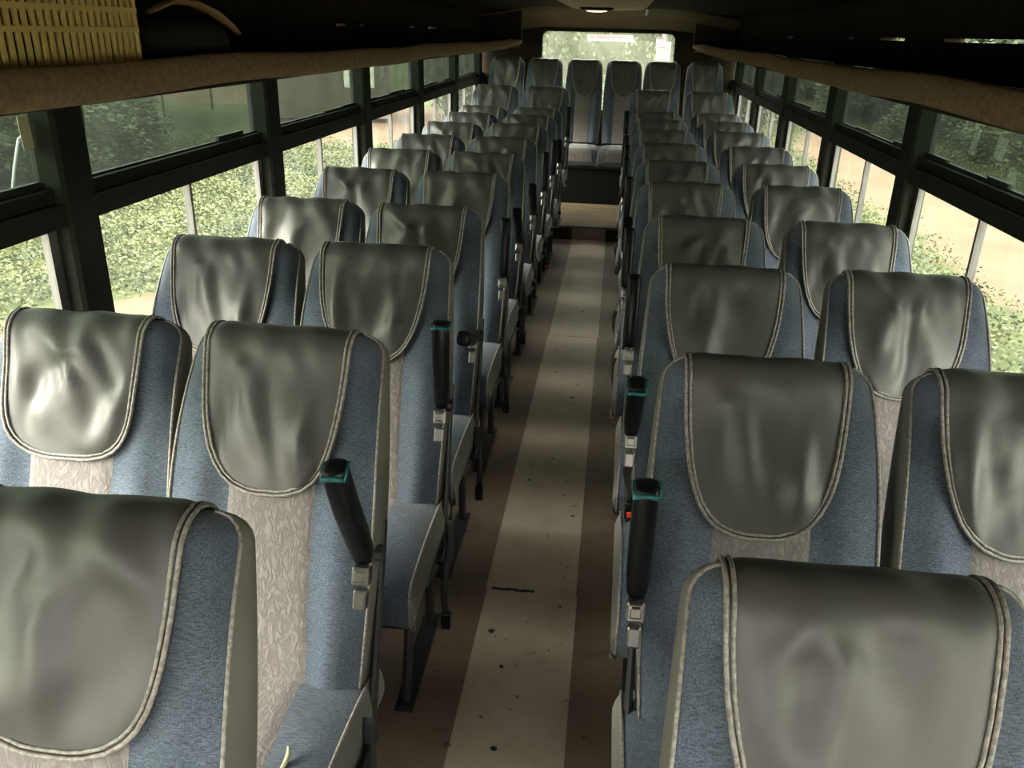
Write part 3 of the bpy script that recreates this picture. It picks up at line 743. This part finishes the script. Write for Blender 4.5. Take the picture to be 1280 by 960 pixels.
# ------------------------------------------------------------------ outside
def ground_mat():
    m = bpy.data.materials.new('grass_and_dirt'); m.use_nodes = True
    t = m.node_tree; b = t.nodes['Principled BSDF']; L = t.links.new; b.inputs['Roughness'].default_value = .95; b.inputs['Specular IOR Level'].default_value = .1
    at = t.nodes.new('ShaderNodeAttribute'); at.attribute_name = 'dirt'
    tcn = t.nodes.new('ShaderNodeTexCoord')
    n = t.nodes.new('ShaderNodeTexNoise'); n.inputs['Scale'].default_value = .9; n.inputs['Detail'].default_value = 8; n.inputs['Roughness'].default_value = .7; L(tcn.outputs['Object'], n.inputs[0])
    gr = t.nodes.new('ShaderNodeValToRGB'); gr.color_ramp.elements[0].position = .35; gr.color_ramp.elements[1].position = .65
    gr.color_ramp.elements[0].color = (.024, .034, .010, 1); gr.color_ramp.elements[1].color = (.055, .064, .022, 1); L(n.outputs['Fac'], gr.inputs[0])
    dr = t.nodes.new('ShaderNodeValToRGB'); dr.color_ramp.elements[0].position = .3; dr.color_ramp.elements[1].position = .7
    dr.color_ramp.elements[0].color = (.070, .043, .024, 1); dr.color_ramp.elements[1].color = (.100, .066, .040, 1); L(n.outputs['Fac'], dr.inputs[0])
    n2 = t.nodes.new('ShaderNodeTexNoise'); n2.inputs['Scale'].default_value = 1.6; n2.inputs['Detail'].default_value = 7; L(tcn.outputs['Object'], n2.inputs[0])
    ad = t.nodes.new('ShaderNodeMath'); ad.operation = 'ADD'; L(at.outputs['Fac'], ad.inputs[0]); L(n2.outputs['Fac'], ad.inputs[1])
    st = t.nodes.new('ShaderNodeMapRange'); st.inputs[1].default_value = .92; st.inputs[2].default_value = 1.06; L(ad.outputs[0], st.inputs[0])
    mx = t.nodes.new('ShaderNodeMix'); mx.data_type = 'RGBA'; L(st.outputs[0], mx.inputs[0]); L(gr.outputs[0], mx.inputs[6]); L(dr.outputs[0], mx.inputs[7]); L(mx.outputs[2], b.inputs['Base Color'])
    bp = t.nodes.new('ShaderNodeBump'); bp.inputs['Strength'].default_value = .6; bp.inputs['Distance'].default_value = .05; L(n2.outputs['Fac'], bp.inputs['Height']); L(bp.outputs[0], b.inputs['Normal'])
    return m
def dirtval(x, y):
    v = 0
    if x > 1:                                         # track on the right running beside the bus
        c = 6.0+.02*(y-10); v = max(v, 1-abs(x-c)/2.3)
        if y > 24: v -= (y-24)*.12
    else:
        v = max(v, 1-sqrt(((x+4.5)/1.8)**2+((y-7.3)/1.6)**2))
        v = max(v, 1-sqrt(((x+7.2)/3.2)**2+((y-25)/7)**2), 1-sqrt(((x+16)/6)**2+((y-31)/3)**2))
    return max(0, min(1, v*1.6))
nx, ny = 80, 90; mb = MB(); gx = [-60+120*i/nx for i in range(nx+1)]; gy = [-25+100*j/ny for j in range(ny+1)]
gx = sorted(set([x for x in gx if abs(x) > 13]+[-13+.5*i for i in range(53)])); gy = sorted(set([y for y in gy if y < -5 or y > 40]+[-5+.6*i for i in range(76)]))
gz = lambda x, y: ZG+.05*sin(x*.9+y*.4)+.04*sin(y*1.1-x*.3)+max(0, abs(x)-14)*.035+max(0, y-26)*.05
mb.grid([[(x, y, gz(x, y)) for x in gx] for y in gy])
gd = mb.mesh('ground', ground_mat(), True); at = gd.attributes.new('dirt', 'FLOAT', 'POINT')
at.data.foreach_set('value', [dirtval(v.co.x, v.co.y) for v in gd.vertices])
struct(link('ground', gd), 'grassy ground with reddish dirt track')

def leafmat(name, a, b_):
    m = mat(name, a, .6, spec=.3, var=(1.3, b_, .35, .65)); t = m.node_tree; b = t.nodes['Principled BSDF']
    b.inputs['Subsurface Weight'].default_value = 0
    return m
M['leaf1'] = leafmat('bright_weed_green', (.024, .034, .007), (.085, .090, .022))
M['leaf2'] = leafmat('dark_tree_green', (.014, .024, .011), (.034, .050, .022))
M['leaf3'] = leafmat('mid_bush_green', (.036, .050, .018), (.085, .095, .036))
M['bark'] = mat('bark', (.10, .075, .05), .9)
def leaves(n, fn, size, seed, blade=False):
    rnd = random.Random(seed); mb = MB(); v = []; f = []
    for k in range(n):
        P, nrm = fn(rnd); s_ = size*rnd.uniform(.6, 1.4)
        a = Vector((rnd.gauss(0, 1), rnd.gauss(0, 1), rnd.gauss(0, 1)*(.5))).normalized(); b2 = a.cross(Vector((rnd.gauss(0, 1), rnd.gauss(0, 1), rnd.gauss(0, 1)))).normalized()
        if blade: a = Vector((rnd.uniform(-.5, .5), rnd.uniform(-.5, .5), 1)).normalized(); b2 = Vector((rnd.gauss(0, 1), rnd.gauss(0, 1), 0)).normalized()*.25
        i = len(v); v += [tuple(P-a*s_*.5), tuple(P+b2*s_*.35+nrm*.0), tuple(P+a*s_*.5), tuple(P-b2*s_*.35)]; f.append((i, i+1, i+2, i+3))
    mb.v = v; mb.f = f; mb.mi = [0]*n; return mb
def blob(rnd, rx, ry, rz, zc):
    d = Vector((rnd.gauss(0, 1), rnd.gauss(0, 1), rnd.gauss(0, 1))).normalized(); q = rnd.uniform(.75, 1.05)*(1+.18*sin(d.x*5+d.z*4)*sin(d.y*6))
    return Vector((d.x*rx*q, d.y*ry*q, zc+d.z*rz*q)), d
bush_me = [leaves(12000, lambda r: blob(r, 1, 1, .85, .75), .08, 40+k).mesh('foliage', M['leaf3']) for k in range(2)]
tree_me = [leaves(18000, lambda r: blob(r, 1, 1, 1, 0), .07, 50+k).mesh('foliage', M['leaf2']) for k in range(3)]
core_b = MB().grid([[(.8*sin(R(a))*cos(t)*(1+.1*sin(3*t)), .8*sin(R(a))*sin(t), .72-.7*cos(R(a))) for t in arc2(0, 2*pi, 14)[:-1]] for a in (2, 25, 50, 75, 100, 125, 150, 178)], close=True)
core_bush = core_b.mesh('inner_foliage', M['leaf3'], True)
core_tree = MB().grid([[(.85*sin(R(a))*cos(t)*(1+.1*sin(3*t)), .85*sin(R(a))*sin(t), -.85*cos(R(a))) for t in arc2(0, 2*pi, 14)[:-1]] for a in (2, 25, 50, 75, 100, 125, 150, 178)], close=True).mesh('inner_foliage', M['leaf2'], True)
trunk_me = MB().tube([(0, 0, -1.6), (.05, .02, -.8), (0, 0, 0)], [.12, .09, .06], 8).mesh('trunk', M['bark'], True)
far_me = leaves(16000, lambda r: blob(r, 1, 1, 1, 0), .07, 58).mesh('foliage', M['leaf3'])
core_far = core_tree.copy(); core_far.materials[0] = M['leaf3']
def tree(x, y, r, h, k, label, zc=None):
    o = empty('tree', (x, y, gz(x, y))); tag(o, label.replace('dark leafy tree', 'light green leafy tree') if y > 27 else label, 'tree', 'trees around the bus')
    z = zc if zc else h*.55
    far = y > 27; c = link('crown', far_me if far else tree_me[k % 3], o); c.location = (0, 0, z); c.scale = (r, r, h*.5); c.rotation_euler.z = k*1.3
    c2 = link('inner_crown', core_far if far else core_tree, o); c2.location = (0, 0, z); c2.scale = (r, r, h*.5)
    t_ = link('trunk', trunk_me, o); t_.location = (0, 0, z); t_.scale = (1.4, 1.4, z/1.6+.05)
def bush(x, y, r, h, k, label, m=None):
    o = empty('bush', (x, y, gz(x, y)-.05)); tag(o, label, 'bush', 'bushes around the bus')
    c = link('foliage', bush_me[k % 2], o); c.scale = (r, r, h/1.6); c.rotation_euler.z = k*.9
    c2 = link('inner_foliage', core_bush, o); c2.scale = (r, r, h/1.6)
# left side: dense dark trees, then a gap, then more
tl = [(-14, 8.6, 2.3, 4.2), (-13.2, 13.4, 2.6, 4.4), (-14, 18.6, 2.6, 4.2), (-15, 23.6, 2.4, 4), (-24, 37, 3.2, 7), (-24, 50, 3.2, 7), (-18.5, 44, 2.8, 6), (-15, 58, 3.2, 7), (-21, 28.5, 2.4, 6), (-31, 30, 3.4, 9), (-15.5, 2.5, 2.6, 5), (-18, -4, 3, 6)]
for k, (x, y, r, h) in enumerate(tl): tree(x, y, r, h, k, 'dark leafy tree beyond the left windows, %s' % ['second nearest', 'wide crown in front', 'behind the wide one', 'at the edge of the clearing', 'large one behind the clearing', 'large one far back', 'slender one far back', 'farthest toward the rear', 'behind the fence', 'tallest in the distance', 'nearest', 'beside the front of the bus'][k])
tr = [(13.5, 14, 3, 4.6), (14.5, 20, 3.2, 5), (12.5, 27, 3, 5), (13, 34, 3.4, 8), (10.5, 42, 3.6, 8), (15, 8, 3.2, 7), (16, 2, 3.5, 8)]
for k, (x, y, r, h) in enumerate(tr): tree(x, y, r, h, k+1, 'dark leafy tree across the dirt track, %s' % ['third from the front', 'fourth from the front', 'fifth from the front', 'sixth from the front', 'last toward the rear', 'second from the front', 'nearest the front of the bus'][k])
bl = [(-9.5, 7.2, 1.5, 1.6), (-10.2, 10.2, 1.7, 1.9), (-10.0, 14.2, 1.5, 1.5), (-8.6, 4.6, 1.3, 1.3), (-11, 17, 1.5, 1.6)]
for k, (x, y, r, h) in enumerate(bl): bush(x, y, r, h, k, 'leafy green bush below the left trees, %s from the front' % ['second', 'third', 'fourth', 'first', 'fifth'][k])
brr = [(9.8, 13, 1.3, 1.1), (10, 17, 1.5, 1.2), (9.6, 21.5, 1.5, 1.4), (9.4, 26, 1.6, 1.5), (8.6, 31, 1.8, 1.6), (7.6, 37, 2, 1.8)]
for k, (x, y, r, h) in enumerate(brr): bush(x, y, r, h, k+1, 'leafy green bush along the far side of the dirt track, %s from the front' % onum[k].replace('nearest', 'first'))
# behind the bus: pale hillside foliage
M['leaf4'] = leafmat('pale_rear_green', (.030, .038, .016), (.060, .065, .033))
rear_me = leaves(26000, lambda r: blob(r, 1, 1, .85, .75), .035, 91).mesh('foliage', M['leaf4'])
core_rear = core_b.mesh('inner_foliage', M['leaf4'], True)
for k, (x, y, r, h) in enumerate(((-4.0, 27, 2.3, 5.5), (-.4, 25, 2.6, 7), (2.9, 27, 2.3, 5.6), (0, 17.5, 1.8, 1.6))):
    o = empty('bush', (x, y, gz(x, y)-.05)); tag(o, 'pale green thicket behind the rear window, %s' % ['left one', 'tall middle one', 'right one', 'low one in front'][k], 'bush', 'bushes around the bus')
    c = link('foliage', rear_me, o); c.scale = (r, r, h/1.6); c.rotation_euler.z = k*1.1
    c2 = link('inner_foliage', core_rear, o); c2.scale = (r, r, h/1.6)
M['white'] = mat('white_paint', (.75, .73, .65), .6)
o = empty('sign_post', (.72, 15.5, gz(.7, 15.5))); tag(o, 'pale post with a small square board behind the bus, right', 'post')
MB().tube([(0, 0, 0), (0, 0, 2.9)], .035, 8).build('post', M['alu'], o); MB().box(-.12, .12, -.08, -.05, 2.3, 2.6).build('board', M['alu'], o)
o = MB().tube([(0, 0, 0), (0, 0, 4)], .045, 8).build('pale_pole', M['white']); o.location = (-1.6, 15.5, gz(-1.6, 15.5)); tag(o, 'thin pale pole behind the bus, left', 'pole')

# weeds near the bus: countless, one object each side
def weed(rx0, rx1, ry0, ry1):
    def fn(r):
        while True:
            x = r.uniform(rx0, rx1); y = r.uniform(ry0, ry1)
            if dirtval(x, y)+r.uniform(-.3, .3) < .35: break
        cl = .5+.5*sin(x*2.3+y*1.7)*sin(y*2.9-x)
        return Vector((x, y, gz(x, y)+r.uniform(0, .10+.35*cl**2))), Vector((0, 0, 1))
    return fn
o = leaves(150000, weed(-11, -2.6, 1, 20), .050, 5).build('weeds', M['leaf1']); tag(o, 'bright green weeds and grass beyond the left windows', 'grass', kind='stuff')
o = leaves(70000, weed(2.6, 10, 4, 30), .05, 6).build('weeds', M['leaf1']); tag(o, 'bright green grass verge beyond the right windows', 'grass', kind='stuff')
# simple rail fence in the clearing and an open shed beyond
o = empty('rail_fence', (-15, 26, gz(-15, 26)), R(35)); tag(o, 'dark metal rail fence standing in the clearing on the left', 'fence')
for k in range(4): MB().tube([(k*1.5-2.2, 0, 0), (k*1.5-2.2, 0, 2.2)], .04, 6).build('fence_post', M['blackmetal'], o)
for z in (.8, 1.5): MB().tube([(-2.2, 0, z), (2.3, 0, z)], .03, 6).build('rail', M['blackmetal'], o)
o = empty('shed', (-8.9, 27, gz(-8.9, 27)), R(15)); tag(o, 'small dark shed with a pale roof beyond the third left window', 'building')
MB().box(-1.8, 1.8, -1.2, 1.2, 0, 2.1).build('wall', M['bark'], o); MB().box(-2.1, 2.1, -1.5, 1.5, 2.1, 2.2).build('roof', M['white'], o)
MB().box(.4, 1.3, -1.24, -1.2, .9, 1.7).build('window', M['white'], o)
